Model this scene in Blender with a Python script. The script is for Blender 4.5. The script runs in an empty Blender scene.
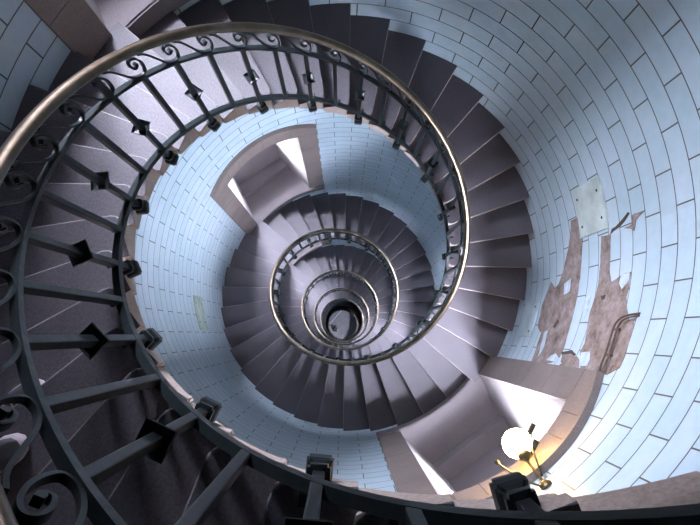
import bpy, bmesh, math, random
from math import cos, sin, radians as R, pi, sqrt
from mathutils import Vector, Matrix

random.seed(7)
S = bpy.context.scene
COL = S.collection
FZ = 43.1413                      # floor is z = 0; the camera hangs FZ above it

# ------------------------------------------------------------------ camera, world, light, exposure
cd = bpy.data.cameras.new('camera')
cd.sensor_width = 36.0
cd.lens = 572.69 / 700 * 36
cd.clip_start = 0.05
cd.clip_end = 200
cam = bpy.data.objects.new('camera', cd)
cam.location = (-0.03531, -0.6895, FZ)
cam.rotation_euler = (0.12499, -0.01311, 0.0)
COL.objects.link(cam)
S.camera = cam

W = bpy.data.worlds.new('sky')
S.world = W
W.use_nodes = True
W.node_tree.nodes['Background'].inputs[0].default_value = (0.62, 0.75, 1.0, 1)
W.node_tree.nodes['Background'].inputs[1].default_value = 1.0

S.view_settings.view_transform = 'Standard'
S.view_settings.look = 'None'
S.view_settings.exposure = 0.0
S.view_settings.gamma = 1.0
S.view_settings.use_curve_mapping = False
S.cycles.max_bounces = 10
S.cycles.diffuse_bounces = 7
S.cycles.transparent_max_bounces = 8

DAY_POWER = 11600.0                  # daylight through one window
DAY_COLOR = (0.80, 0.83, 1.0)

# geometry of the tower, metres and degrees
PITCH = 1 / 60.0                  # rise per degree
RW = 1.85                         # wall radius
NOSE0 = FZ - 5.6413               # height of the nosing line at 0 degrees
RAIL0 = FZ - 4.7627               # height of the handrail at 0 degrees
TH_LO, TH_HI = -2240, 400
WIN = [(-54.5 + 180 * k, FZ - 6.308 + 3 * k) for k in (-12, -8, -7, -6, -5, -4, -3, -2, -1, 0, 1)]
def daylight(c, fl):
    """the open sky outside one window, seen slanting down through it"""
    l = bpy.data.lights.new('daylight', 'AREA')
    l.shape = 'RECTANGLE'; l.size = 3.0; l.size_y = 2.0
    l.energy = DAY_POWER * (1.0 if fl > 5 else 0.35); l.color = DAY_COLOR
    o = bpy.data.objects.new('daylight', l)
    a = R(c)
    o.location = (3.85 * cos(a), 3.85 * sin(a), fl + 2.98)
    d = Vector((-cos(a), -sin(a), -1.25))
    o.rotation_euler = d.to_track_quat('-Z', 'Y').to_euler()
    COL.objects.link(o)
for i, (c, fl) in enumerate(WIN):
    daylight(c, fl)

# ------------------------------------------------------------------ helpers
def obj(name, bm, mats, parent=None, smooth=False, kind=None):
    me = bpy.data.meshes.new(name)
    bmesh.ops.recalc_face_normals(bm, faces=bm.faces[:])
    bm.to_mesh(me); bm.free()
    return link(name, me, mats, parent, smooth, kind)

def link(name, me, mats, parent=None, smooth=False, kind=None):
    for m in (mats if isinstance(mats, (list, tuple)) else [mats]):
        me.materials.append(m)
    if smooth:
        for p in me.polygons: p.use_smooth = True
    o = bpy.data.objects.new(name, me)
    COL.objects.link(o)
    if parent: o.parent = parent
    if kind: o['kind'] = kind
    return o

def empty(name, loc=(0, 0, 0), rz=0.0):
    o = bpy.data.objects.new(name, None)
    o.empty_display_size = 0.1
    o.location = loc; o.rotation_euler = (0, 0, rz)
    COL.objects.link(o)
    return o

def tag(o, label, cat, group=None):
    o['label'] = label; o['category'] = cat
    if group: o['group'] = group
    return o

def pol(th, r, z):
    a = R(th)
    return Vector((r * cos(a), r * sin(a), z))

def add_box(bm, c, s, rot=None, bevel=0.0, mat=0):
    r = bmesh.ops.create_cube(bm, size=1.0)
    vs = r['verts']
    for v in vs:
        p = Vector((v.co.x * s[0], v.co.y * s[1], v.co.z * s[2]))
        if rot: p = rot @ p
        v.co = p + Vector(c)
    fs = set(f for v in vs for f in v.link_faces)
    for f in fs: f.material_index = mat
    if bevel:
        es = set(e for v in vs for e in v.link_edges)
        bmesh.ops.bevel(bm, geom=list(es), offset=bevel, segments=2, affect='EDGES', profile=0.6)

def tube(bm, pts, rad, n=8, cap=True, mat=0):
    """round tube through pts; rad a number or one per point"""
    pts = [Vector(p) for p in pts]
    rads = rad if isinstance(rad, (list, tuple)) else [rad] * len(pts)
    rings = []
    prev = None
    for i, p in enumerate(pts):
        t = (pts[min(i + 1, len(pts) - 1)] - pts[max(i - 1, 0)]).normalized()
        if prev is None:
            u = t.orthogonal().normalized()
        else:
            u = (prev - t * prev.dot(t)).normalized()
        prev = u
        w = t.cross(u)
        rings.append([bm.verts.new(p + (u * cos(2 * pi * k / n) + w * sin(2 * pi * k / n)) * rads[i]) for k in range(n)])
    for a, b in zip(rings, rings[1:]):
        for k in range(n):
            f = bm.faces.new((a[k], a[(k + 1) % n], b[(k + 1) % n], b[k])); f.material_index = mat
    if cap:
        bm.faces.new(rings[0][::-1]).material_index = mat
        bm.faces.new(rings[-1]).material_index = mat

def lathe(bm, prof, n=24, axis=None, square=False, mat=0):
    """prof: (radius, height) list turned about z (square: four flat sides), then moved by matrix axis"""
    rings = []
    if square: n = 4
    for r, z in prof:
        ring = []
        for k in range(n):
            a = 2 * pi * (k + (0.5 if square else 0)) / n
            rr = r * (sqrt(2) if square else 1)
            p = Vector((rr * cos(a), rr * sin(a), z))
            if axis: p = axis @ p
            ring.append(bm.verts.new(p))
        rings.append(ring)
    for a, b in zip(rings, rings[1:]):
        for k in range(n):
            f = bm.faces.new((a[k], a[(k + 1) % n], b[(k + 1) % n], b[k])); f.material_index = mat
    bm.faces.new(rings[0][::-1]).material_index = mat
    bm.faces.new(rings[-1]).material_index = mat

def block(bm, th0, th1, r0, r1, zlo, zhi, n=4, mat=0):
    """curved block; zlo, zhi are numbers or functions of theta"""
    f0 = zlo if callable(zlo) else (lambda t: zlo)
    f1 = zhi if callable(zhi) else (lambda t: zhi)
    cols = []
    for i in range(n + 1):
        t = th0 + (th1 - th0) * i / n
        cols.append([bm.verts.new(pol(t, r, z)) for r, z in ((r0, f0(t)), (r1, f0(t)), (r1, f1(t)), (r0, f1(t)))])
    for a, b in zip(cols, cols[1:]):
        for k in range(4):
            bm.faces.new((a[k], a[(k + 1) % 4], b[(k + 1) % 4], b[k])).material_index = mat
    bm.faces.new(cols[0][::-1]).material_index = mat
    bm.faces.new(cols[-1]).material_index = mat

def screw(th):
    """the tower's own motion: turn by th and climb the stair's pitch"""
    return Matrix.Translation((0, 0, th * PITCH)) @ Matrix.Rotation(R(th), 4, 'Z')

# ------------------------------------------------------------------ materials
class NT:
    def __init__(s, name):
        s.m = bpy.data.materials.new(name); s.m.use_nodes = True
        s.t = s.m.node_tree; s.b = s.t.nodes['Principled BSDF']
    def n(s, typ, **kw):
        nd = s.t.nodes.new(typ)
        for k, v in kw.items():
            if k in nd.inputs: nd.inputs[k].default_value = v
            else: setattr(nd, k, v)
        return nd
    def l(s, a, b): s.t.links.new(a, b)
    def coord(s, which='Object'):
        return s.n('ShaderNodeTexCoord').outputs[which]
    def noise(s, scale, detail=4, rough=0.6, vec=None):
        nd = s.n('ShaderNodeTexNoise'); nd.inputs['Scale'].default_value = scale
        nd.inputs['Detail'].default_value = detail; nd.inputs['Roughness'].default_value = rough
        s.l(vec if vec else s.coord(), nd.inputs['Vector'])
        return nd
    def ramp(s, fac, stops):
        nd = s.n('ShaderNodeValToRGB')
        e = nd.color_ramp.elements
        while len(e) < len(stops): e.new(0.5)
        for i, (p, c) in enumerate(stops):
            e[i].position = p; e[i].color = (*c, 1) if len(c) == 3 else c
        s.l(fac, nd.inputs[0])
        return nd.outputs[0]
    def mix(s, fac, a, b, mode='MIX'):
        nd = s.n('ShaderNodeMix', data_type='RGBA', blend_type=mode)
        for k, v in ((0, fac), (6, a), (7, b)):
            if isinstance(v, (int, float)): nd.inputs[k].default_value = v
            elif isinstance(v, tuple): nd.inputs[k].default_value = (*v, 1)
            else: s.l(v, nd.inputs[k])
        return nd.outputs[2]
    def bump(s, h, strength=0.3, dist=0.01):
        nd = s.n('ShaderNodeBump'); nd.inputs['Strength'].default_value = strength
        nd.inputs['Distance'].default_value = dist
        s.l(h, nd.inputs['Height']); s.l(nd.outputs[0], s.b.inputs['Normal'])

def granite(name, base, dark, light, rough=0.75, scale=1.0):
    m = NT(name)
    big = m.noise(2.2 * scale, 5)
    fine = m.noise(95 * scale, 5, 0.8)
    c1 = m.ramp(big.outputs[0], [(0.3, tuple(0.82 * x for x in base)), (0.7, tuple(min(1, 1.12 * x) for x in base))])
    sp = m.ramp(fine.outputs[0], [(0.38, dark), (0.5, (1, 1, 1)), (0.62, light)])
    m.l(m.mix(0.8, c1, sp, 'MULTIPLY'), m.b.inputs['Base Color'])
    m.b.inputs['Roughness'].default_value = rough
    m.bump(fine.outputs[0], 0.25, 0.004)
    return m.m

M_STEP = granite('granite_treads', (0.072, 0.065, 0.077), (0.55, 0.55, 0.58), (1.4, 1.4, 1.4), 0.62)
M_FRAME = granite('dressed_stone', (0.155, 0.125, 0.115), (0.75, 0.72, 0.7), (1.2, 1.2, 1.2), 0.8)
M_RECESS = granite('recess_stone', (0.115, 0.098, 0.105), (0.75, 0.72, 0.7), (1.2, 1.2, 1.2), 0.75)
M_LINING = granite('pale_dressed_stone', (0.26, 0.235, 0.235), (0.8, 0.78, 0.76), (1.15, 1.15, 1.15), 0.8)
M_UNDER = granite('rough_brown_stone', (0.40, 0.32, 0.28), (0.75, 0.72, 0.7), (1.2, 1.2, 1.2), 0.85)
M_EDGE = granite('worn_edge', (0.15, 0.137, 0.15), (0.8, 0.8, 0.8), (1.2, 1.2, 1.2), 0.6)
M_FLOOR = granite('paving_stone', (0.30, 0.29, 0.31), (0.7, 0.7, 0.72), (1.2, 1.2, 1.2), 0.7)

def tile_material():
    m = NT('blue_opaline_tiles')
    uv = m.coord('UV')
    br = m.n('ShaderNodeTexBrick')
    br.offset = 0.5; br.offset_frequency = 2; br.squash = 1.0
    m.l(uv, br.inputs['Vector'])
    br.inputs['Color1'].default_value = (0.365, 0.466, 0.535, 1)
    br.inputs['Color2'].default_value = (0.405, 0.503, 0.572, 1)
    br.inputs['Mortar'].default_value = (0.07, 0.055, 0.047, 1)
    br.inputs['Scale'].default_value = 1.0
    br.inputs['Mortar Size'].default_value = 0.0046
    br.inputs['Mortar Smooth'].default_value = 0.1
    br.inputs['Bias'].default_value = 0.0
    br.inputs['Brick Width'].default_value = 40 / 3.0
    br.inputs['Row Height'].default_value = 1.0
    # UV: u in degrees, v in courses; both scaled so that the joints are equally thick
    n1 = m.noise(1.6, 5)
    n2 = m.noise(14, 4)
    tint = m.ramp(n1.outputs[0], [(0.3, (0.88, 0.93, 0.92)), (0.7, (1.06, 1.03, 1.04))])
    tint2 = m.ramp(n2.outputs[0], [(0.3, (0.95, 0.95, 0.95)), (0.6, (1.02, 1.02, 1.02))])
    c = m.mix(1.0, br.outputs['Color'], tint, 'MULTIPLY')
    c = m.mix(1.0, c, tint2, 'MULTIPLY')
    m.l(c, m.b.inputs['Base Color'])
    m.b.inputs['Roughness'].default_value = 0.38
    m.b.inputs['Specular IOR Level'].default_value = 0.35
    inv = m.n('ShaderNodeMath', operation='SUBTRACT'); inv.inputs[0].default_value = 1.0
    m.l(br.outputs['Fac'], inv.inputs[1])
    m.bump(inv.outputs[0], 0.5, 0.006)
    return m.m, br
M_TILE, BR = tile_material()
TILE_W = 13.3333
UVS = R(1.0) * RW                 # u and v both in metres on the wall
BR.inputs['Brick Width'].default_value = TILE_W * UVS
BR.inputs['Row Height'].default_value = 1 / 6.0

def simple(name, col, rough=0.5, metal=0.0, noise=None, emit=None):
    m = NT(name)
    m.b.inputs['Base Color'].default_value = (*col, 1)
    m.b.inputs['Roughness'].default_value = rough
    m.b.inputs['Metallic'].default_value = metal
    if noise:
        n = m.noise(noise, 5)
        m.l(m.ramp(n.outputs[0], [(0.3, tuple(0.7 * c for c in col)), (0.7, tuple(min(1, 1.25 * c) for c in col))]), m.b.inputs['Base Color'])
        m.bump(n.outputs[0], 0.2, 0.003)
    if emit:
        m.b.inputs['Emission Color'].default_value = (*emit[0], 1)
        m.b.inputs['Emission Strength'].default_value = emit[1]
    return m.m

M_BRASS = simple('worn_brass', (0.20, 0.16, 0.115), 0.28, 1.0, 9)
M_IRON = simple('black_iron', (0.011, 0.015, 0.016), 0.34, 0.0, 30)
M_IRON.node_tree.nodes['Principled BSDF'].inputs['Specular IOR Level'].default_value = 0.16
M_MORTAR = simple('mortar', (0.11, 0.095, 0.085), 0.9, 0, 20)
M_BARE = NT('bare_render')
_n = M_BARE.noise(9, 7, 0.7); _n2 = M_BARE.noise(40, 4, 0.7)
_c = M_BARE.ramp(_n.outputs[0], [(0.3, (0.075, 0.055, 0.045)), (0.48, (0.20, 0.152, 0.135)), (0.7, (0.30, 0.265, 0.27))])
M_BARE.l(M_BARE.mix(0.5, _c, M_BARE.ramp(_n2.outputs[0], [(0.3, (0.6, 0.55, 0.5)), (0.6, (1.1, 1.1, 1.1))]), 'MULTIPLY'), M_BARE.b.inputs['Base Color'])
M_BARE.b.inputs['Roughness'].default_value = 0.9
M_BARE.bump(_n.outputs[0], 0.8, 0.02)
M_BARE = M_BARE.m
M_FLAKE = simple('pale_flake', (0.40, 0.48, 0.56), 0.7, 0, 14)
M_HOLE = simple('dark_hole', (0.05, 0.037, 0.03), 0.95)
M_PLATE = simple('pale_green_paint', (0.42, 0.50, 0.48), 0.45, 0, 5)
M_PLATE2 = simple('olive_paint', (0.33, 0.39, 0.33), 0.5, 0, 6)
M_PLATE3 = simple('pale_blue_paint', (0.40, 0.51, 0.56), 0.45, 0, 5)
M_RUST = simple('rusty_pipe', (0.09, 0.065, 0.055), 0.7, 0.3, 40)
M_GLOBE = simple('lit_globe', (1, 0.95, 0.85), 0.4, 0, None, ((1.0, 0.62, 0.22), 75.0))
M_LBRASS = simple('lamp_brass', (0.13, 0.10, 0.055), 0.45, 1.0)
M_WFRAME = simple('window_paint', (0.62, 0.64, 0.62), 0.5)
M_UNSEEN_CEIL = simple('light_cutting_ceiling', (0.07, 0.06, 0.055), 0.9, 0, 3)  # out of view; kept dark so less light bounces onto the treads
M_STREAK = simple('painted_light_streak', (0.75, 0.75, 0.78), 0.6)  # brightness of the floor's light streak put into the colour
def glass():
    m = NT('window_glass')
    t = m.n('ShaderNodeBsdfTransparent'); g = m.n('ShaderNodeBsdfGlossy'); g.inputs['Roughness'].default_value = 0.05
    mx = m.n('ShaderNodeMixShader'); mx.inputs[0].default_value = 0.06
    m.l(t.outputs[0], mx.inputs[1]); m.l(g.outputs[0], mx.inputs[2])
    m.l(mx.outputs[0], m.t.nodes['Material Output'].inputs['Surface'])
    return m.m
M_GLASS = glass()

# ------------------------------------------------------------------ the round wall with its window openings
def holes(th, z):
    for c, fl in WIN:
        d = (th - c + 180) % 360 - 180
        if abs(d) < 20.4 and fl - 0.12 < z < fl + 2.70: return True
    return False
ZTOP = FZ + 2.7  # unseen top closure, set low to cut ambient light on the near flight
def build_wall():
    bm = bmesh.new(); uvl = bm.loops.layers.uv.new('UVMap')
    ths = [2.5 * i for i in range(145)]
    cs = sorted({(c + s * 20.4) % 360 for c, _ in WIN for s in (-1, 1)})
    ths = sorted(set([t for t in ths if all(abs(t - q) > 0.6 for q in cs)] + [round(q, 4) for q in cs]))
    zs = {0.0, ZTOP}
    for c, fl in WIN:
        zs |= {max(0.0, round(fl - 0.12, 4)), round(fl + 2.70, 4)}
    zs = sorted(zs)
    vs = {}
    def V(i, j):
        k = (i % (len(ths) - 1), j)
        if k not in vs: vs[k] = bm.verts.new(pol(ths[k[0]], RW, zs[j]))
        return vs[k]
    for i in range(len(ths) - 1):
        for j in range(len(zs) - 1):
            if holes((ths[i] + ths[i + 1]) / 2, (zs[j] + zs[j + 1]) / 2): continue
            f = bm.faces.new((V(i, j), V(i + 1, j), V(i + 1, j + 1), V(i, j + 1)))
            for lp, (a, b) in zip(f.loops, ((i, j), (i + 1, j), (i + 1, j + 1), (i, j + 1))):
                # joints of the photo: a course boundary at FZ - 2.643, one joint at 27.66 degrees in the course below it
                u = (ths[a] - 27.66) * UVS
                v = zs[b] - (FZ - 2.643) + 300 / 6.0
                lp[uvl].uv = (u + 27 * 3 * TILE_W * UVS, v)
    for f in bm.faces: f.smooth = True
    me = bpy.data.meshes.new('wall_round')
    bmesh.ops.recalc_face_normals(bm, faces=bm.faces[:])
    bm.to_mesh(me); bm.free()
    return link('wall_round', me, M_TILE, None, True, 'structure')
build_wall()

bm = bmesh.new()
bmesh.ops.create_circle(bm, cap_ends=True, segments=96, radius=2.0, matrix=Matrix.Translation((0, 0, 0)))
obj('floor', bm, M_FLOOR, None, False, 'structure')
bm = bmesh.new()
bmesh.ops.create_circle(bm, cap_ends=True, segments=96, radius=2.0, matrix=Matrix.Translation((0, 0, ZTOP)))
obj('unseen_ceiling', bm, M_UNSEEN_CEIL, None, False, 'structure')

# ------------------------------------------------------------------ windows: stone surround, kerb, stepped recess, frame and pane
HO, HI = 24.3, 16.7               # outer and inner half angle of the surround
def extr(t): return 2.70 + 0.24 * (1 - (t / HO) ** 2)
def intr(t): return 2.47 + 0.12 * (1 - (t / HI) ** 2)
RS, RB = 1.822, 1.88              # front and back radius of the surround

def window_meshes():
    out = []
    g = 0.10
    bm = bmesh.new()              # jambs, five courses each
    for s in (-1, 1):
        zz = [0.0, 0.46, 0.98, 1.45, 1.96, 2.47]
        for a, b in zip(zz, zz[1:]):
            t0, t1 = sorted((s * HI, s * HO))
            block(bm, t0, t1, RS, RB, a + 0.003, b - 0.003, 3)
        block(bm, *sorted((s * HI + s * 0.2, s * HO - s * 0.1)), RS + 0.006, RB - 0.01, 0.0, 2.60, 3, 1)
    out.append(('jamb', bm, [M_FRAME, M_MORTAR]))
    bm = bmesh.new()              # arch of seven stones
    cuts = [-HO, -14.2, -8.6, -2.9, 2.9, 8.6, 14.2, HO]
    for a, b in zip(cuts, cuts[1:]):
        lo = lambda t: intr(max(-HI, min(HI, t)))
        block(bm, a + (g if a > -HO else 0), b - (g if b < HO else 0), RS, RB, lambda t: lo(t) + 0.003, extr, 8)
    block(bm, -HO + 0.1, HO - 0.1, RS + 0.006, RB - 0.01, lambda t: intr(max(-HI, min(HI, t))) + 0.004, lambda t: extr(t) - 0.004, 24, 1)
    # thin drip moulding on the back of the arch
    block(bm, -HO, HO, RS - 0.022, RB, lambda t: extr(t) - 0.035, lambda t: extr(t), 24)
    out.append(('arch', bm, [M_FRAME, M_MORTAR]))
    bm = bmesh.new()              # kerb along the front edge of the recess floor
    block(bm, 14.45, -HO - 0.3, 1.79, 1.90, -0.19, 0.0, 16)
    bmesh.ops.bevel(bm, geom=[e for e in bm.edges if all(abs(v.co.z) < 1e-4 and v.co.xy.length < 1.8 for v in e.verts)], offset=0.012, segments=2, affect='EDGES')
    out.append(('kerb', bm, M_RECESS))
    # recess: local x outward, y sideways
    yf, yb, xb = 0.535, 0.335, 2.78
    wy = lambda x: yf + (yb - yf) * (x - 1.80) / (xb - 1.80)
    bm = bmesh.new()              # splayed sides and soffit
    N = 12
    fr, bk = [], []
    def prof(y0, x):
        pts = [(-y0, -0.15)] + [(y0 * q, None) for q in [-1 + 2 * i / N for i in range(N + 1)]] + [(y0, -0.15)]
        r = []
        for y, z in pts:
            if z is None: z = intr(HI * y / y0)
            r.append((y, z))
        return r
    for (ya, za), (yb_, zb) in zip(prof(yf, 0), prof(yb, 0)):
        xf = sqrt(max(0.01, (RS + 0.012) ** 2 - ya ** 2))
        fr.append(bm.verts.new((xf, ya, za))); bk.append(bm.verts.new((xb, yb_, zb - 0.03)))
    for a in range(len(fr) - 1):
        bm.faces.new((fr[a], fr[a + 1], bk[a + 1], bk[a]))
    # lips that close the gap behind the surround
    lip = [bm.verts.new(v.co + Vector((0.03, (0.12 if v.co.y > 0 else -0.12), 0.14 if 0 < i < len(fr) - 1 else 0))) for i, v in enumerate(fr)]
    for a in range(len(fr) - 1):
        bm.faces.new((fr[a], lip[a], lip[a + 1], fr[a + 1]))
    out.append(('recess_lining', bm, M_LINING))
    bm = bmesh.new()              # floor slab and two steps up to the window
    pts = []
    for i in range(13):
        t = -HO + 2 + (2 * HO - 4) * i / 12
        pts.append(pol(t, 1.853, 0))
    top = [bm.verts.new((p.x, p.y, -0.0006)) for p in pts] + [bm.verts.new((2.3, wy(2.3) + .05, -0.0006)), bm.verts.new((2.3, -wy(2.3) - .05, -0.0006))]
    low = [bm.verts.new((v.co.x, v.co.y, -0.12)) for v in top]
    bm.faces.new(top); bm.faces.new(low[::-1])
    for i in range(len(top)):
        j = (i + 1) % len(top)
        bm.faces.new((top[i], low[i], low[j], top[j]))
    for x0, x1, zt in ((2.22, 2.90, 0.20), (2.40, 2.90, 1.00)):
        w0, w1 = wy(x0) + 0.04, wy(x1) + 0.04
        add_box(bm, ((x0 + x1) / 2, 0, (zt - 0.12) / 2), (x1 - x0, 2 * w0, zt + 0.12), None, 0.012)
    out.append(('recess_step', bm, M_RECESS))
    bm = bmesh.new()              # outer wall face round the opening, then the reveal
    y1, z0, z1 = 0.32, 1.00, 2.48
    for (ya, yb2, za, zb) in ((-0.6, -y1, -0.2, 3.0), (y1, 0.6, -0.2, 3.0), (-y1, y1, -0.2, z0), (-y1, y1, z1, 3.0)):
        add_box(bm, (2.86, (ya + yb2) / 2, (za + zb) / 2), (0.17, yb2 - ya, zb - za))
    out.append(('recess_back', bm, M_RECESS))
    bm = bmesh.new()
    for yy in (-0.30, 0, 0.30):
        add_box(bm, (2.86, yy, (z0 + z1) / 2), (0.05, 0.045 if yy else 0.03, z1 - z0), None, 0.004)
    for k in range(5):
        zz = z0 + 0.02 + (z1 - z0 - 0.04) * k / 4
        add_box(bm, (2.86, 0, zz), (0.045, 2 * y1, 0.04 if k in (0, 4) else 0.028), None, 0.004)
    out.append(('window_frame', bm, M_WFRAME))
    bm = bmesh.new()
    vs = [bm.verts.new((2.865, y, z)) for y, z in ((-y1, z0), (y1, z0), (y1, z1), (-y1, z1))]
    bm.faces.new(vs)
    out.append(('window_pane', bm, M_GLASS))
    return out
base = []
for i, (c, fl) in enumerate(WIN):
    root = empty('window_%d' % (i + 1), (0, 0, fl), R(c)); root['kind'] = 'structure'
    if i == 0:
        frame = None
        for name, bm, mats in window_meshes():
            o = obj(name, bm, mats, root, False, 'structure')
            if name == 'window_pane': o.parent = frame
            if name == 'window_frame': frame = o
            base.append(o)
    else:
        fr = None
        for o in base:
            c2 = o.copy(); COL.objects.link(c2)
            if o.name.startswith('window_pane'): c2.parent = fr
            else: c2.parent = root
            if o.name.startswith('window_frame'): fr = c2

# ------------------------------------------------------------------ the spiral stair
def step_mesh():
    bm = bmesh.new()
    def slab(t0, t1, r0, r1, z0, z1, cr, bev, mi, rise=0.0):
        n = 5
        old = set(bm.faces[:])
        d = math.degrees(cr / r0)
        pts = [(t0, r0 + cr), (t0 + d * 0.13, r0 + cr * 0.5), (t0 + d * 0.5, r0 + cr * 0.13), (t0 + d, r0)]
        for i in range(1, n): pts.append((t0 + d + (t1 - t0 - d) * i / n, r0))
        pts.append((t1, r0))
        for i in range(7): pts.append((t1 + (t0 - t1) * i / 6, r1))
        up = [bm.verts.new(pol(t, r, z1)) for t, r in pts]
        lo = [bm.verts.new(pol(t, r, z0 + max(0.0, t) * rise)) for t, r in pts]
        ft = bm.faces.new(up); bm.faces.new(lo[::-1])
        for i in range(len(pts)):
            j = (i + 1) % len(pts)
            bm.faces.new((up[i], lo[i], lo[j], up[j]))
        new = set(bm.faces[:]) - old
        for f in new: f.material_index = mi if f is ft else 1
        if bev:
            es = [e for e in ft.edges if min(v.co.xy.length for v in e.verts) < r1 - 0.01 and not all(math.degrees(math.atan2(v.co.y, v.co.x)) > t1 - 0.1 for v in e.verts)]
            bmesh.ops.bevel(bm, geom=es, offset=bev, segments=2, affect='EDGES', profile=0.5, material=2)
    slab(-0.75, 10.05, 1.022, 1.857, -0.052, 0.0, 0.045, 0.005, 0)
    slab(0.0, 10.02, 1.042, 1.857, -0.25, -0.050, 0.012, 0, 1, 0.013)
    me = bpy.data.meshes.new('stone_step')
    bmesh.ops.recalc_face_normals(bm, faces=bm.faces[:])
    bm.to_mesh(me); bm.free()
    for m in (M_STEP, M_UNDER, M_EDGE): me.materials.append(m)
    return me

def merged(name, me, mats4, mat, parent, smooth=False):
    bm = bmesh.new()
    for m4 in mats4:
        n0 = len(bm.verts)
        bm.from_mesh(me)
        bm.verts.ensure_lookup_table()
        bmesh.ops.transform(bm, matrix=m4, verts=bm.verts[n0:])
    o = bpy.data.meshes.new(name); bm.to_mesh(o); bm.free()
    ob = link(name, o, mat, parent, smooth)
    ob['kind'] = 'stuff'
    return ob

stair = empty('spiral_staircase', (0, 0, 0))
tag(stair, 'grey granite spiral staircase winding down round the open well between blue tiled walls', 'staircase')
SM = step_mesh()
near = [t for t in range(TH_HI, TH_LO - 1, -10) if t <= 290][:100]
for t in near:
    o = bpy.data.objects.new('stone_step', SM); COL.objects.link(o)
    o.parent = stair
    o.matrix_local = Matrix.Translation((0, 0, NOSE0)) @ screw(t)
rest = [t for t in range(TH_LO, TH_HI + 1, 10) if t not in set(near)]
merged('stone_step', SM, [Matrix.Translation((0, 0, NOSE0)) @ screw(t) for t in rest], [M_STEP, M_UNDER, M_EDGE], stair)

# ------------------------------------------------------------------ the railing
rail = empty('stair_railing', (0, 0, 0))
tag(rail, 'black wrought iron spiral railing with scrolls and a worn brass handrail round the well', 'railing')
def helix_sweep(name, section, r, z0, mat, t0, t1, stepd=2.5, smooth=False):
    bm = bmesh.new()
    n = int((t1 - t0) / stepd)
    tl = sqrt(r * r + math.degrees(PITCH) ** 2)
    prev = None
    slope = math.atan2(PITCH * 180 / pi, r)
    for i in range(n + 1):
        t = t0 + (t1 - t0) * i / n
        a = R(t)
        er = Vector((cos(a), sin(a), 0)); et = Vector((-sin(a), cos(a), 0))
        up = Vector((0, 0, 1)) * cos(slope) - et * sin(slope)
        c = pol(t, r, z0 + t * PITCH)
        ring = [bm.verts.new(c + er * x + up * y) for x, y in section]
        if prev:
            for k in range(len(ring)):
                bm.faces.new((prev[k], prev[(k + 1) % len(ring)], ring[(k + 1) % len(ring)], ring[k]))
        else:
            bm.faces.new(ring[::-1])
        prev = ring
    bm.faces.new(prev)
    return obj(name, bm, mat, rail, smooth)
RT0, RT1 = TH_LO + 4, TH_HI + 12
oval = [(0.0265 * cos(2 * pi * k / 14), 0.021 * sin(2 * pi * k / 14) + 0.004) for k in range(14)]
hr = helix_sweep('handrail', oval, 1.0, RAIL0, M_BRASS, RT0, RT1, 2.5, True)
hr['label'] = 'worn brass handrail'
sq = lambda w, h: [(-w / 2, -h / 2), (w / 2, -h / 2), (w / 2, h / 2), (-w / 2, h / 2)]
helix_sweep('upper_bar', sq(0.026, 0.016), 1.0, RAIL0 - 0.203, M_IRON, RT0, RT1)
helix_sweep('lower_bar', sq(0.028, 0.028), 1.0, RAIL0 - 0.862, M_IRON, RT0, RT1)

AX = Matrix.Translation((1.0, 0, 0))
def bar_mesh(long_):
    bm = bmesh.new()
    zt, zb = -0.203, (-0.965 if long_ else -0.855)
    add_box(bm, (1.0, 0, (zt + zb) / 2), (0.026, 0.026, zt - zb), None, 0.003)
    me = bpy.data.meshes.new('baluster'); bm.to_mesh(me); bm.free(); me.materials.append(M_IRON); return me
def collar_mesh():
    bm = bmesh.new()
    lathe(bm, [(0.0145, -0.032), (0.019, -0.028), (0.020, -0.012), (0.025, 0.006), (0.036, 0.022), (0.035, 0.026), (0.030, 0.016), (0.0145, 0.012)], 4, AX @ Matrix.Translation((0, 0, -0.565)), True)
    me = bpy.data.meshes.new('collar'); bm.to_mesh(me); bm.free(); me.materials.append(M_IRON); return me
def finial_mesh():
    bm = bmesh.new()
    lathe(bm, [(0.014, 0.012), (0.025, 0.010), (0.026, -0.006), (0.020, -0.012), (0.019, -0.024), (0.026, -0.032), (0.030, -0.040), (0.032, -0.062), (0.030, -0.080), (0.022, -0.094), (0.014, -0.099)], 4, AX @ Matrix.Translation((0, 0, -0.958)), True)
    es = [e for e in bm.edges if abs(e.verts[0].co.z - e.verts[1].co.z) > 1e-4]
    bmesh.ops.bevel(bm, geom=es, offset=0.006, segments=2, affect='EDGES')
    me = bpy.data.meshes.new('finial'); bm.to_mesh(me); bm.free(); me.materials.append(M_IRON); return me
def catmull(P, k=5):
    out = []
    for i in range(len(P) - 1):
        p0, p1, p2, p3 = P[max(i - 1, 0)], P[i], P[i + 1], P[min(i + 2, len(P) - 1)]
        for j in range(k):
            t = j / k
            out.append(tuple(0.5 * (2 * b + (c - a) * t + (2 * a - 5 * b + 4 * c - d) * t * t + (3 * b - a - 3 * c + d) * t ** 3) for a, b, c, d in zip(p0, p1, p2, p3)))
    out.append(P[-1]); return out
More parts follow.
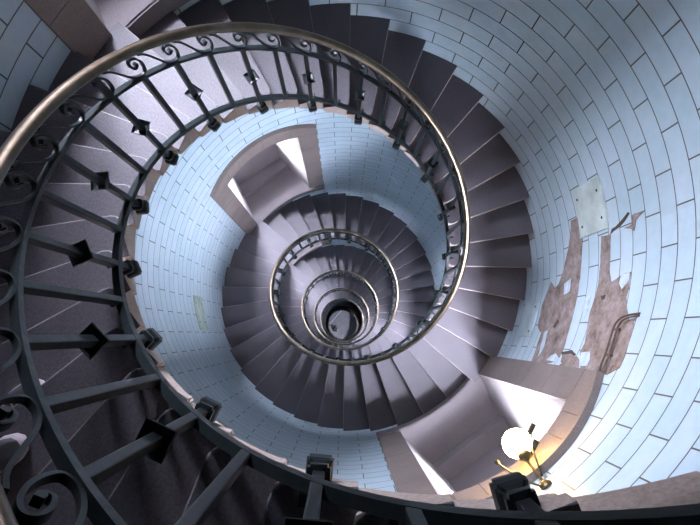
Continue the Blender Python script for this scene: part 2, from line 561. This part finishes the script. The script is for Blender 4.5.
def scroll_mesh():
    # s runs down the stair (degrees), h above the upper bar; a breaking wave that curls back under the handrail
    P = [(-7.6, 0.168), (-6.0, 0.150), (-4.2, 0.092), (-2.6, 0.038), (-0.6, 0.014), (1.3, 0.030), (2.0, 0.070), (1.95, 0.118), (1.1, 0.150), (-0.1, 0.155), (-0.95, 0.130), (-0.95, 0.098), (-0.2, 0.082), (0.55, 0.096), (0.4, 0.114)]
    C = catmull(P, 4)
    pts = []
    for s, h in C:
        pts.append(pol(-s, 1.0, -0.203 + h - s * PITCH))
    bm = bmesh.new()
    prev = None
    n = len(pts)
    for i, p in enumerate(pts):
        a = math.atan2(p.y, p.x)
        er = Vector((cos(a), sin(a), 0))
        t = (pts[min(i + 1, n - 1)] - pts[max(i - 1, 0)]).normalized()
        nn = t.cross(er).normalized()
        w = 0.0075; h = 0.0042 if i < n - 4 else 0.0075
        ring = [bm.verts.new(p + er * x + nn * y) for x, y in ((-w, -h), (w, -h), (w, h), (-w, h))]
        if prev:
            for k in range(4): bm.faces.new((prev[k], prev[(k + 1) % 4], ring[(k + 1) % 4], ring[k]))
        else: bm.faces.new(ring[::-1])
        prev = ring
    bm.faces.new(prev)
    bmesh.ops.recalc_face_normals(bm, faces=bm.faces[:])
    me = bpy.data.meshes.new('scroll'); bm.to_mesh(me); bm.free(); me.materials.append(M_IRON); return me
def bracket_mesh():
    bm = bmesh.new()
    tube(bm, [(1.0, 0, -0.868), (1.03, 0, -0.905), (1.06, 0, -0.91)], [0.009, 0.010, 0.010], 8)
    lathe(bm, [(0.006, -0.014), (0.017, -0.008), (0.019, 0.0), (0.012, 0.012)], 12, Matrix.Translation((1.012, 0, -0.893)))
    me = bpy.data.meshes.new('bracket'); bm.to_mesh(me); bm.free(); me.materials.append(M_IRON); return me

LONG, SHORT, COLLAR, FINIAL, SCROLL, BRACK = bar_mesh(True), bar_mesh(False), collar_mesh(), finial_mesh(), scroll_mesh(), bracket_mesh()
RZ = Matrix.Translation((0, 0, RAIL0))
def inst(name, me, t, parent):
    o = bpy.data.objects.new(name, me); COL.objects.link(o); o.parent = parent
    o.matrix_local = RZ @ screw(t)
    return o
allb = [t for t in range(TH_HI + 5, TH_LO, -10)]
nearb = [t for t in allb if t <= 285][:100]
for t in nearb:
    lg = (t - 5) % 20 == 0
    b = inst('baluster', LONG if lg else SHORT, t, rail)
    if lg:
        for nm, me in (('collar', COLLAR), ('finial', FINIAL)):
            o = bpy.data.objects.new(nm, me); COL.objects.link(o); o.parent = b
    inst('scroll', SCROLL, t, rail)
    inst('bracket', BRACK, t - 1.6, rail)
farb = [t for t in allb if t not in set(nearb)]
def joined(name, items):
    bm = bmesh.new()
    for me, t in items:
        n0 = len(bm.verts); bm.from_mesh(me); bm.verts.ensure_lookup_table()
        bmesh.ops.transform(bm, matrix=RZ @ screw(t), verts=bm.verts[n0:])
    me = bpy.data.meshes.new(name); bm.to_mesh(me); bm.free()
    o = link(name, me, M_IRON, rail); o['kind'] = 'stuff'
items = []
for t in farb:
    if (t - 5) % 20 == 0: items += [(LONG, t), (COLLAR, t), (FINIAL, t)]
    else: items.append((SHORT, t))
joined('baluster', items)
joined('scroll', [(SCROLL, t) for t in farb])
joined('bracket', [(BRACK, t - 1.6) for t in farb])
bm = bmesh.new()
add_box(bm, (1.0, 0, -0.10), (0.024, 0.024, 0.19), None, 0.003)
me = bpy.data.meshes.new('support_post'); bm.to_mesh(me); bm.free(); me.materials.append(M_IRON)
for t in (165, -195):
    inst('support_post', me, t, rail)

# ------------------------------------------------------------------ marks and fittings on the wall
def on_wall(th, r, z): return pol(th, r, FZ + z)
def patch(name, poly, mat, r0, thick=0.006, parent=None, sub=3):
    """a piece that follows the wall: outline in (degrees, height), front at radius r0"""
    bm = bmesh.new()
    # resample the outline, then fill
    pts = []
    for i in range(len(poly)):
        a, b = poly[i], poly[(i + 1) % len(poly)]
        n = max(1, int(max(abs(a[0] - b[0]) / 1.5, abs(a[1] - b[1]) / 0.05)))
        for k in range(n):
            q = k / n
            j = 0.0 if (k == 0) else 1.0
            pts.append((a[0] + (b[0] - a[0]) * q + j * random.uniform(-.12, .12) * (1 if sub else 0), a[1] + (b[1] - a[1]) * q + j * random.uniform(-.007, .007) * (1 if sub else 0)))
    vs = [bm.verts.new((t * UVS, z, 0)) for t, z in pts]
    es = [bm.edges.new((vs[i], vs[(i + 1) % len(vs)])) for i in range(len(vs))]
    bmesh.ops.triangle_fill(bm, edges=es, use_beauty=True, use_dissolve=False)
    # cut along lines of constant angle so that the fill bends with the wall
    t0, t1 = min(p[0] for p in pts), max(p[0] for p in pts)
    t = t0 + 2.0
    while t < t1:
        bmesh.ops.bisect_plane(bm, geom=bm.verts[:] + bm.edges[:] + bm.faces[:], plane_co=(t * UVS, 0, 0), plane_no=(1, 0, 0))
        t += 2.0
    ext = bmesh.ops.extrude_face_region(bm, geom=bm.faces[:])
    for v in ext['geom']:
        if isinstance(v, bmesh.types.BMVert): v.co.z = thick
    for v in bm.verts:
        th, z, d = v.co.x / UVS, v.co.y, v.co.z
        v.co = on_wall(th, r0 + d, z)
    return obj(name, bm, mat, parent)

PATCH = {
'p1':[(7.2,-4.581),(7.3,-4.428),(1.9,-4.410),(-2.1,-4.444),(-7.3,-4.458),(-12.7,-4.473),(-17.2,-4.485),(-22.3,-4.462),(-26.2,-4.431),(-29.2,-4.459),(-30.2,-4.796),(-30.2,-5.003),(-25.0,-5.059),(-21.5,-5.074),(-19.4,-5.223),(-13.2,-5.248),(-10.4,-5.185),(-6.9,-5.092),(-8.9,-4.978),(-8.0,-4.902),(-5.8,-4.839),(-2.8,-4.779),(1.7,-4.679)],
'p2':[(0.6,-4.083),(0.3,-3.944),(-4.2,-3.958),(-7.9,-3.956),(-10.3,-3.914),(-9.9,-3.845),(-9.2,-3.773),(-9.0,-3.647),(-12.1,-3.651),(-14.1,-3.665),(-16.4,-3.628),(-18.8,-3.559),(-19.2,-3.490),(-22.6,-3.473),(-26.1,-3.454),(-28.7,-3.453),(-30.5,-3.572),(-30.2,-3.702),(-30.2,-3.970),(-26.1,-4.113),(-23.9,-4.088),(-19.4,-4.154),(-16.6,-4.167),(-13.5,-4.142),(-11.5,-4.121),(-7.0,-4.117),(-2.2,-4.099)],
'p3':[(-26.4,-4.425),(-26.3,-4.229),(-28.0,-4.065),(-30.2,-3.994),(-30.2,-4.353)],
}
FLAKE = {
'f1':[(-26.3,-4.087),(-25.9,-3.949),(-27.8,-3.892),(-29.2,-3.894),(-29.4,-4.002)],
'f2':[(-29.0,-4.664),(-27.8,-4.620),(-27.0,-4.540),(-28.3,-4.429),(-29.5,-4.325)],
'f3':[(-8.3,-4.771),(-7.2,-4.637),(-10.6,-4.629),(-11.3,-4.747)],
'f4':[(-13.0,-4.310),(-12.7,-4.207),(-16.0,-4.210),(-17.9,-4.246),(-15.4,-4.319)],
'f5':[(-21.5,-4.998),(-20.7,-4.925),(-26.3,-4.859),(-28.4,-4.900)],
'f6':[(-9.2,-3.772),(-9.0,-3.660),(-10.8,-3.660),(-12.3,-3.739),(-10.9,-3.787)],
}
DARK = {
'c1':[(0.3,-3.943),(1.3,-3.916),(1.9,-3.811),(3.4,-3.676),(3.1,-3.659),(1.8,-3.742),(1.2,-3.801),(0.7,-3.904)],
'd1':[(-26.5,-4.434),(-25.8,-4.262),(-26.7,-4.161),(-27.2,-4.180),(-26.7,-4.253),(-27.2,-4.408)],
'd2':[(-13.1,-4.038),(-13.0,-3.961),(-13.9,-3.965),(-14.1,-4.010)],
'd3':[(-19.9,-4.829),(-17.7,-4.767),(-18.3,-4.732),(-20.1,-4.775)],
}
WALL = bpy.data.objects['wall_round']
for k, p in PATCH.items():
    o = patch('bare_patch', p, M_BARE, 1.846, 0.004, WALL)
    o['label'] = 'bare brown render where tiles have come off'
for k, p in FLAKE.items():
    o = patch('tile_flake', p, M_FLAKE, 1.8435, 0.0065, WALL)
    o['label'] = 'pale flaking remnant of glaze'
for k, p in DARK.items():
    o = patch('crack', p, M_HOLE, 1.8440, 0.006, WALL)
    o['label'] = 'dark crack'
o = patch('crack', [(0.5,-3.748),(0.7,-3.640),(2.4,-3.638),(2.6,-3.591),(2.4,-3.469),(1.8,-3.546),(1.2,-3.587),(-0.8,-3.621),(-0.2,-3.651)], M_BARE, 1.8445, 0.0055, WALL)
o['label'] = 'broken tile corner showing render'

def cover_plate(poly, screws, mat, label):
    root = empty('cover_plate', on_wall(sum(p[0] for p in poly) / 4, 1.85, sum(p[1] for p in poly) / 4))
    tag(root, label, 'plate')
    bpy.context.view_layer.update()
    o = patch('panel', poly, mat, 1.838, 0.014, root, 0)
    o.matrix_parent_inverse = root.matrix_world.inverted()
    for t, z in screws:
        bm = bmesh.new()
        ax = Matrix.Translation(on_wall(t, 1.838, z)) @ pol(t, -1, 0).to_track_quat('Z', 'X').to_matrix().to_4x4()
        lathe(bm, [(0.011, -0.004), (0.011, 0.002), (0.007, 0.005)], 12, ax)
        s = obj('screw', bm, M_HOLE, root)
        s.matrix_parent_inverse = root.matrix_world.inverted()
cover_plate([(13.8, -4.43), (13.8, -3.96), (1.9, -3.96), (1.9, -4.43)], [(11.2, -4.37), (10.9, -4.03), (4.6, -4.03), (4.4, -4.37)], M_PLATE, 'pale green square plate with four screws above the bare patch on the blue wall')
cover_plate([(-160, -7.33), (-160, -6.92), (-173.2, -6.92), (-173.2, -7.33)], [(-163, -7.27), (-163, -6.98), (-170.4, -7.27), (-170.4, -6.98)], M_PLATE2, 'small olive green plate on the blue wall in the gap left of the lower stair')
cover_plate([(-11.7, -5.72), (-11.7, -5.33), (-22.6, -5.33), (-22.6, -5.72)], [(-13.5, -5.40), (-21, -5.40)], M_PLATE3, 'pale blue plate beside the dark steps and the bare brown patch')

bm = bmesh.new()
for off in (0.0, 0.055):
    path = [(-18.2 + off * 8, 1.845, -3.44), (-18.8 + off * 8, 1.826, -3.53 - off), (-19.6, 1.822, -3.60 - off), (-21.5, 1.822, -3.62 - off), (-26, 1.822, -3.60 - off), (-29.4, 1.822, -3.585 - off), (-30.2, 1.83, -3.58 - off)]
    C = catmull(path, 4)
    tube(bm, [on_wall(t, r, z) for t, r, z in C], 0.0065, 8)
for t, z in ((-21, -3.62), (-26.5, -3.60)):
    add_box(bm, on_wall(t, 1.832, z - 0.027), (0.02, 0.014, 0.075), Matrix.Rotation(R(t), 3, 'Z'), 0.003)
tag(obj('conduit', bm, M_RUST), 'rusty bent double conduit pipe running down the bare brown render', 'pipe')

# ------------------------------------------------------------------ the wall lamp above the window recess
lamp = empty('wall_lamp', on_wall(-54.5, 1.83, -3.22))
tag(lamp, 'lit round white globe lamp on a brass arm above the lower window recess', 'lamp')
bpy.context.view_layer.update()
def lpart(name, bm, mat, smooth=False):
    o = obj(name, bm, mat, lamp, smooth); o.matrix_parent_inverse = lamp.matrix_world.inverted(); return o
GC = on_wall(-53.1, 1.66, -3.47)
bm = bmesh.new()
bmesh.ops.create_uvsphere(bm, u_segments=32, v_segments=20, radius=0.087, matrix=Matrix.Translation(GC))
lpart('globe', bm, M_GLOBE, True)
HD = (on_wall(-54.5, 1.80, -3.30) - GC).normalized()
bm = bmesh.new()
lathe(bm, [(0.030, 0.074), (0.040, 0.080), (0.038, 0.100), (0.018, 0.115), (0.010, 0.130)], 20, Matrix.Translation(GC) @ HD.to_track_quat('Z', 'X').to_matrix().to_4x4())
lpart('globe_holder', bm, M_LBRASS, True)
bm = bmesh.new()
tube(bm, catmull([tuple(GC + HD * 0.125), tuple(GC + HD * 0.15), tuple(on_wall(-54.3, 1.80, -3.27)), tuple(on_wall(-54.5, 1.84, -3.22))], 5), 0.008, 10)
lpart('arm', bm, M_LBRASS, True)
bm = bmesh.new()
ax = Matrix.Translation(on_wall(-54.5, 1.846, -3.22)) @ pol(-54.5, -1, 0).to_track_quat('Z', 'X').to_matrix().to_4x4()
lathe(bm, [(0.036, 0.0), (0.036, 0.010), (0.026, 0.018), (0.013, 0.03)], 24, ax)
lpart('wall_rose', bm, M_LBRASS, True)
bm = bmesh.new()
for t, r, z, a in ((-49.0, 1.70, -3.60, 0.5), (-51.6, 1.72, -3.42, -0.3)):
    rot = Matrix.Rotation(R(t) + 0.35, 3, 'Z') @ Matrix.Rotation(a, 3, 'Y')
    add_box(bm, on_wall(t, r, z), (0.035, 0.11, 0.008), rot, 0.002)
tube(bm, [on_wall(-49.0, 1.70, -3.60), on_wall(-51.6, 1.72, -3.42), on_wall(-54.0, 1.80, -3.24)], 0.006, 8)
lpart('shade_fin', bm, M_IRON)

bm = bmesh.new()
H = on_wall(-58.9, 1.66, -3.40)
tube(bm, catmull([tuple(on_wall(-55.0, 1.845, -3.23)), tuple(on_wall(-57.0, 1.76, -3.22)), tuple(H + Vector((0, 0, 0.10))), tuple(H + Vector((0, 0, 0.02)))], 5), 0.006, 8)
lathe(bm, [(0.007, 0.022), (0.012, 0.014), (0.015, -0.010), (0.014, -0.020)], 16, Matrix.Translation(H))
lpart('hook', bm, M_LBRASS)

# ------------------------------------------------------------------ streak of light on the tower floor, modelled as a pale strip
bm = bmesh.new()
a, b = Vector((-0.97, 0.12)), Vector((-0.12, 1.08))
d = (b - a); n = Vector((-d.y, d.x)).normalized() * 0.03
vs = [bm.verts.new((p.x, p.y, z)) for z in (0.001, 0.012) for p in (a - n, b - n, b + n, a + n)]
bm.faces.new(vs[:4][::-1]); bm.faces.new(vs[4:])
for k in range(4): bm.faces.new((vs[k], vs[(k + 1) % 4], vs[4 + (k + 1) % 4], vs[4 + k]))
tag(obj('light_streak', bm, M_STREAK), 'thin straight streak of light across the floor at the bottom of the well, built as a pale strip', 'strip')

# ------------------------------------------------------------------ people
def skin_mesh(name, joints, bones, root, sub=2):
    """one continuous skinned surface: joints {name: (point, radius or (rx, ry))}"""
    me = bpy.data.meshes.new(name)
    ks = list(joints)
    me.from_pydata([joints[k][0] for k in ks], [(ks.index(a), ks.index(b)) for a, b in bones], [])
    o = bpy.data.objects.new(name, me); COL.objects.link(o)
    sk = o.modifiers.new('skin', 'SKIN'); sk.use_smooth_shade = True
    o.modifiers.new('sub', 'SUBSURF').levels = sub
    for i, k in enumerate(ks):
        r = joints[k][1]
        me.skin_vertices[0].data[i].radius = r if isinstance(r, tuple) else (r, r)
        me.skin_vertices[0].data[i].use_root = (k == root)
    o.modifiers['sub'].render_levels = sub
    bpy.context.view_layer.update()
    ev = o.evaluated_get(bpy.context.evaluated_depsgraph_get())
    m2 = bpy.data.meshes.new_from_object(ev)
    bpy.data.objects.remove(o); bpy.data.meshes.remove(me)
    m2.name = name
    return m2

def head_bm(bm, c, fwd, up, r=0.098):
    """skull, face, nose, ears and eyes added to bm; c = head centre"""
    side = up.cross(fwd).normalized(); up = fwd.cross(side).normalized()
    M = Matrix((side, fwd, up)).transposed()
    n0 = len(bm.verts)
    bmesh.ops.create_uvsphere(bm, u_segments=28, v_segments=20, radius=1.0)
    bm.verts.ensure_lookup_table()
    for v in bm.verts[n0:]:
        x, y, z = v.co
        k = 1.0 - 0.22 * max(0.0, -z) * (1.0 if y > -0.2 else 0.6)      # jaw narrower than skull
        x *= 0.76 * k; y *= (0.94 if y > 0 else 1.0) * (1 - 0.1 * max(0, -z)); z *= 1.2
        if y > 0.3:
            e = math.exp(-((abs(x) - 0.32) ** 2 / 0.02 + (z - 0.08) ** 2 / 0.012)); y -= 0.10 * e       # eye sockets
            y += 0.06 * math.exp(-((x / 0.3) ** 2 + ((z + 0.62) / 0.10) ** 2))                          # lips
            y += 0.09 * math.exp(-((x / 0.3) ** 2 + ((z + 1.0) / 0.16) ** 2))                           # chin
            y += 0.05 * math.exp(-((abs(x) - 0.3) ** 2 / 0.05 + (z - 0.24) ** 2 / 0.008))               # brow
        v.co = Vector(c) + M @ (Vector((x, y, z)) * r)
    P = lambda x, y, z: Vector(c) + M @ (Vector((x, y, z)) * r)
    tube(bm, [P(0, 0.86, 0.12), P(0, 1.0, -0.12), P(0, 1.1, -0.3), P(0, 0.92, -0.38)], [0.012, 0.014, 0.018, 0.012], 8)
    for s in (-1, 1):
        tube(bm, [P(s * 0.76, -0.02, -0.35), P(s * 0.86, -0.08, -0.05), P(s * 0.88, -0.12, 0.15), P(s * 0.78, 0.0, 0.24)], [0.010, 0.014, 0.017, 0.010], 8)
    return P

def hair_mesh(name, c, fwd, up, mat, parent, r=0.098):
    side = up.cross(fwd).normalized(); up = fwd.cross(side).normalized()
    M = Matrix((side, fwd, up)).transposed()
    bm = bmesh.new()
    bmesh.ops.create_uvsphere(bm, u_segments=28, v_segments=20, radius=1.0)
    kill = [v for v in bm.verts if v.co.z < (0.45 if v.co.y > 0.25 else -0.45 if v.co.y < -0.15 else 0.1)]
    bmesh.ops.delete(bm, geom=kill, context='VERTS')
    for v in bm.verts:
        x, y, z = v.co
        q = 1.07 + 0.03 * sin(23 * x) * cos(19 * y + 7 * z)
        v.co = Vector(c) + M @ (Vector((x * 0.80 * q, y * 1.0 * q, z * 1.2 * q)) * r)
    ext = bmesh.ops.extrude_face_region(bm, geom=bm.faces[:])
    for v in ext['geom']:
        if isinstance(v, bmesh.types.BMVert): v.co = Vector(c) + (v.co - Vector(c)) * 0.93
    return obj(name, bm, mat, parent, True)

def shoe(toe, heading, mat_upper, mat_sole, parent, laces=None):
    """toe point on the ground, heading a unit vector in plan"""
    f = Vector((heading[0], heading[1], 0)).normalized(); s = Vector((-f.y, f.x, 0)); u = Vector((0, 0, 1))
    O = Vector(toe) - f * 0.28
    out = [(0.0, 0.026), (0.02, 0.034), (0.08, 0.036), (0.14, 0.037), (0.19, 0.046), (0.235, 0.045), (0.265, 0.032), (0.28, 0.012)]
    def loop(sc, z, dx=0.0):
        L = [(x, w) for x, w in out] + [(x, -w) for x, w in reversed(out)]
        return [O + f * (0.14 + (x - 0.14) * sc + dx) + s * w * sc + u * z for x, w in L]
    def stack(levels, bm):
        prev = None
        for pts in levels:
            ring = [bm.verts.new(p) for p in pts]
            if prev:
                for k in range(len(ring)): bm.faces.new((prev[k], prev[(k + 1) % len(ring)], ring[(k + 1) % len(ring)], ring[k]))
            else: bm.faces.new(ring[::-1])
            prev = ring
        bm.faces.new(prev)
    root = None
    bm = bmesh.new()
    hts = {0: 0.094, 1: 0.094, 2: 0.094, 3: 0.085, 4: 0.068, 5: 0.055, 6: 0.045, 7: 0.038}
    def upper(sc, k):
        L = [(x, w, hts[i]) for i, (x, w) in enumerate(out)] + [(x, -w, hts[i]) for i, (x, w) in reversed(list(enumerate(out)))]
        return [O + f * (0.14 + (x - 0.14) * sc) + s * w * sc * (1 - 0.45 * k * k) + u * (0.024 + (h - 0.024) * k) for x, w, h in L]
    stack([upper(0.97, 0.0), upper(0.98, 0.35), upper(0.95, 0.7), upper(0.90, 0.95), upper(0.86, 1.0)], bm)
    root = obj('shoe', bm, mat_upper, parent, True)
    bm = bmesh.new()
    stack([loop(0.98, 0.0), loop(1.06, 0.006), loop(1.07, 0.024), loop(1.0, 0.034)], bm)
    so = obj('sole', bm, mat_sole, root, True); so['label'] = 'pale rubber sole'
    if laces:
        bm = bmesh.new()
        for k in range(4):
            x = 0.13 + 0.022 * k; h = 0.090 - 0.0065 * k - (0.012 if k > 2 else 0)
            tube(bm, [O + f * x + s * 0.026 + u * (h - 0.014), O + f * (x + 0.012) + u * (h + 0.001), O + f * x - s * 0.026 + u * (h - 0.014)], 0.004, 6)
        obj('lace', bm, laces, root)
    return root

def hand_chain(J, B, wrist, palm_dir, across, curl, tag_, thumb_side=1):
    """palm, five unequal fingers and a thumb leaving the side of the palm; curl bends towards the given vector"""
    pd, ac, cu = Vector(palm_dir).normalized(), Vector(across).normalized(), Vector(curl).normalized()
    w = Vector(wrist)
    J[tag_ + 'palm'] = (tuple(w + pd * 0.055), (0.032, 0.018))
    B.append((tag_ + 'wrist', tag_ + 'palm'))
    for i, ln in enumerate((0.92, 1.0, 0.95, 0.75)):
        o = (i - 1.5) * 0.019
        b0 = w + pd * 0.085 + ac * o
        p1 = b0 + (pd * 0.75 + cu * 0.45).normalized() * 0.036 * ln
        p2 = p1 + (pd * 0.15 + cu * 1.0).normalized() * 0.026 * ln
        p3 = p2 + (-pd * 0.5 + cu * 0.8).normalized() * 0.022 * ln
        prev = tag_ + 'palm'
        for k, (p, r) in enumerate(((b0, 0.0098), (p1, 0.0092), (p2, 0.0085), (p3, 0.0075))):
            nm = '%sf%d%d' % (tag_, i, k)
            J[nm] = (tuple(p), r); B.append((prev, nm)); prev = nm
    t0 = w + pd * 0.03 - ac * 0.030 * thumb_side
    t1 = t0 - ac * 0.022 * thumb_side + pd * 0.022 + cu * 0.014
    t2 = t1 + pd * 0.018 + cu * 0.026
    J[tag_ + 't0'] = (tuple(t0), 0.0125); J[tag_ + 't1'] = (tuple(t1), 0.0105); J[tag_ + 't2'] = (tuple(t2), 0.0085)
    B += [(tag_ + 'wrist', tag_ + 't0'), (tag_ + 't0', tag_ + 't1'), (tag_ + 't1', tag_ + 't2')]

def person(label, pelvis, chest, head, fwd, hips, knees, ankles, shoulders, elbows, wrists, hands, toes, heads, mats, group=None):
    V = Vector
    root = empty('person', (0, 0, 0))
    tag(root, label, 'person')
    pel, ch, hd = V(pelvis), V(chest), V(head)
    neck = ch + (hd - ch) * 0.38
    J = {'pel': (pelvis, (0.135, 0.10)), 'belly': (tuple(pel.lerp(ch, 0.45)), (0.125, 0.095)), 'chest': (tuple(pel.lerp(ch, 0.85)), (0.15, 0.105)),
         'neckb': (tuple(ch.lerp(hd, 0.25)), 0.058), 'neck': (tuple(ch.lerp(hd, 0.62)), 0.052)}
    B = [('pel', 'belly'), ('belly', 'chest'), ('chest', 'neckb'), ('neckb', 'neck')]
    TJ, TB = {'pel': (pelvis, (0.155, 0.12))}, []
    KJ = {'pel': (tuple(pel - V((0, 0, 0.06))), (0.162, 0.125)), 'belly': (tuple(pel.lerp(ch, 0.45)), (0.148, 0.115)), 'chest': (tuple(pel.lerp(ch, 0.85)), (0.168, 0.122)), 'neckb': (tuple(ch.lerp(hd, 0.18)), 0.075)}
    KB = [('pel', 'belly'), ('belly', 'chest'), ('chest', 'neckb')]
    for i, s in enumerate('lr'):
        J.update({s + 'hip': (hips[i], 0.085), s + 'thigh': (tuple(V(hips[i]).lerp(V(knees[i]), 0.5)), 0.072), s + 'knee': (knees[i], 0.054), s + 'calf': (tuple(V(knees[i]).lerp(V(ankles[i]), 0.35)), 0.052), s + 'ankle': (ankles[i], 0.036)})
        B += [('pel', s + 'hip'), (s + 'hip', s + 'thigh'), (s + 'thigh', s + 'knee'), (s + 'knee', s + 'calf'), (s + 'calf', s + 'ankle')]
        J.update({s + 'sh': (shoulders[i], 0.060), s + 'el': (elbows[i], 0.041), s + 'fore': (tuple(V(elbows[i]).lerp(V(wrists[i]), 0.3)), 0.040), s + 'wrist': (wrists[i], 0.026)})
        B += [('chest', s + 'sh'), (s + 'sh', s + 'el'), (s + 'el', s + 'fore'), (s + 'fore', s + 'wrist')]
        hand_chain(J, B, wrists[i], hands[i][0], hands[i][1], hands[i][2], s, 1 if s == 'l' else -1)
        TJ.update({s + 'hip': (hips[i], 0.104), s + 'thigh': (tuple(V(hips[i]).lerp(V(knees[i]), 0.5)), 0.090), s + 'knee': (knees[i], 0.072), s + 'calf': (tuple(V(knees[i]).lerp(V(ankles[i]), 0.4)), 0.068), s + 'hem': (tuple(V(knees[i]).lerp(V(ankles[i]), 0.97)), 0.060)})
        TB += [('pel', s + 'hip'), (s + 'hip', s + 'thigh'), (s + 'thigh', s + 'knee'), (s + 'knee', s + 'calf'), (s + 'calf', s + 'hem')]
        KJ.update({s + 'sh': (shoulders[i], 0.077), s + 'el': (elbows[i], 0.056), s + 'cuff': (tuple(V(elbows[i]).lerp(V(wrists[i]), 0.9)), 0.041)})
        KB += [('chest', s + 'sh'), (s + 'sh', s + 'el'), (s + 'el', s + 'cuff')]
    f = V(fwd).normalized()
    me = skin_mesh('body', J, B, 'pel')
    bm = bmesh.new(); bm.from_mesh(me)
    P = head_bm(bm, hd, f, V((0, 0, 1)))
    tube(bm, [tuple(ch.lerp(hd, 0.5)), tuple(ch.lerp(hd, 0.85))], [0.052, 0.056], 14)
    body = obj('body', bm, mats['skin'], root, True)
    link('trousers', skin_mesh('trousers', TJ, TB, 'pel'), mats['trousers'], root, True)
    link('jacket', skin_mesh('jacket', KJ, KB, 'pel'), mats['jacket'], root, True)
    hair_mesh('hair', hd, f, V((0, 0, 1)), mats['hair'], root)
    for s in (-1, 1):
        bm = bmesh.new()
        bmesh.ops.create_uvsphere(bm, u_segments=12, v_segments=8, radius=0.0105, matrix=Matrix.Translation(P(s * 0.30, 0.80, 0.09)))
        obj('eye', bm, mats['eye'], root, True)
    for i in (0, 1):
        shoe(toes[i], heads[i], mats['shoe'], mats['sole'], root, mats.get('lace'))
    return root

MP = dict(skin=simple('skin', (0.55, 0.36, 0.27), 0.5), trousers=simple('tan_cotton', (0.22, 0.17, 0.12), 0.9, 0, 60),
          jacket=simple('dark_cloth', (0.035, 0.038, 0.05), 0.9, 0, 60), hair=simple('brown_hair', (0.05, 0.03, 0.02), 0.6, 0, 80),
          eye=simple('eye_white', (0.6, 0.6, 0.58), 0.2), shoe=simple('black_shoe', (0.03, 0.03, 0.035), 0.5), sole=simple('pale_rubber', (0.40, 0.34, 0.37), 0.6),
          lace=simple('pinkish_lace', (0.55, 0.30, 0.28), 0.8))
DK = dict(MP, trousers=simple('black_cloth', (0.02, 0.02, 0.024), 0.9), lace=None)
def P3(x, y, z): return (x, y, FZ + z)
h1 = (0.80, 0.60)
person('person in dark jacket and tan trousers standing on the steps behind the railing',
       P3(-1.36, -1.17, -1.12), P3(-1.24, -1.07, -0.66), P3(-1.12, -0.98, -0.42), (0.8, 0.6, -0.15),
       [P3(-1.41, -1.09, -1.16), P3(-1.30, -1.25, -1.14)], [P3(-1.30, -1.00, -1.63), P3(-1.22, -1.16, -1.54)], [P3(-1.335, -1.03, -2.04), P3(-1.31, -1.20, -1.87)],
       [P3(-1.32, -0.90, -0.70), P3(-1.10, -1.21, -0.70)], [P3(-1.20, -0.71, -0.95), P3(-0.93, -1.04, -0.90)], [P3(-0.985, -0.57, -1.145), P3(-0.825, -0.80, -0.985)],
       [((0.86, 0.50, -0.10), (-0.5, 0.86, -0.2), (0.2, 0.1, -1.0)), ((0.72, 0.69, -0.10), (-0.69, 0.72, -0.2), (0.2, 0.2, -1.0))],
       [P3(-1.12, -0.87, -2.141), P3(-1.085, -1.035, -1.974)], [h1, h1], MP)
px, py = -0.66, -0.25
g = -FZ
person('person in dark clothes standing on the floor at the bottom of the well',
       P3(px, py, g + 0.93), P3(px, py, g + 1.40), P3(px + 0.02, py, g + 1.64), (0.8, 0.6, 0.0),
       [P3(px - 0.05, py + 0.08, g + 0.90), P3(px + 0.05, py - 0.08, g + 0.90)], [P3(px - 0.03, py + 0.10, g + 0.49), P3(px + 0.09, py - 0.08, g + 0.49)], [P3(px - 0.06, py + 0.10, g + 0.10), P3(px + 0.06, py - 0.09, g + 0.10)],
       [P3(px - 0.11, py + 0.15, g + 1.38), P3(px + 0.11, py - 0.15, g + 1.38)], [P3(px - 0.15, py + 0.21, g + 1.10), P3(px + 0.15, py - 0.21, g + 1.10)], [P3(px - 0.03, py + 0.21, g + 0.88), P3(px + 0.22, py - 0.13, g + 0.88)],
       [((0.3, 0.1, -1), (0.8, 0.6, 0), (0.6, -0.8, -0.2)), ((0.3, 0.1, -1), (0.8, 0.6, 0), (-0.6, 0.8, -0.2))],
       [P3(px + 0.14, py + 0.25, g), P3(px + 0.27, py + 0.06, g)], [h1, h1], DK)
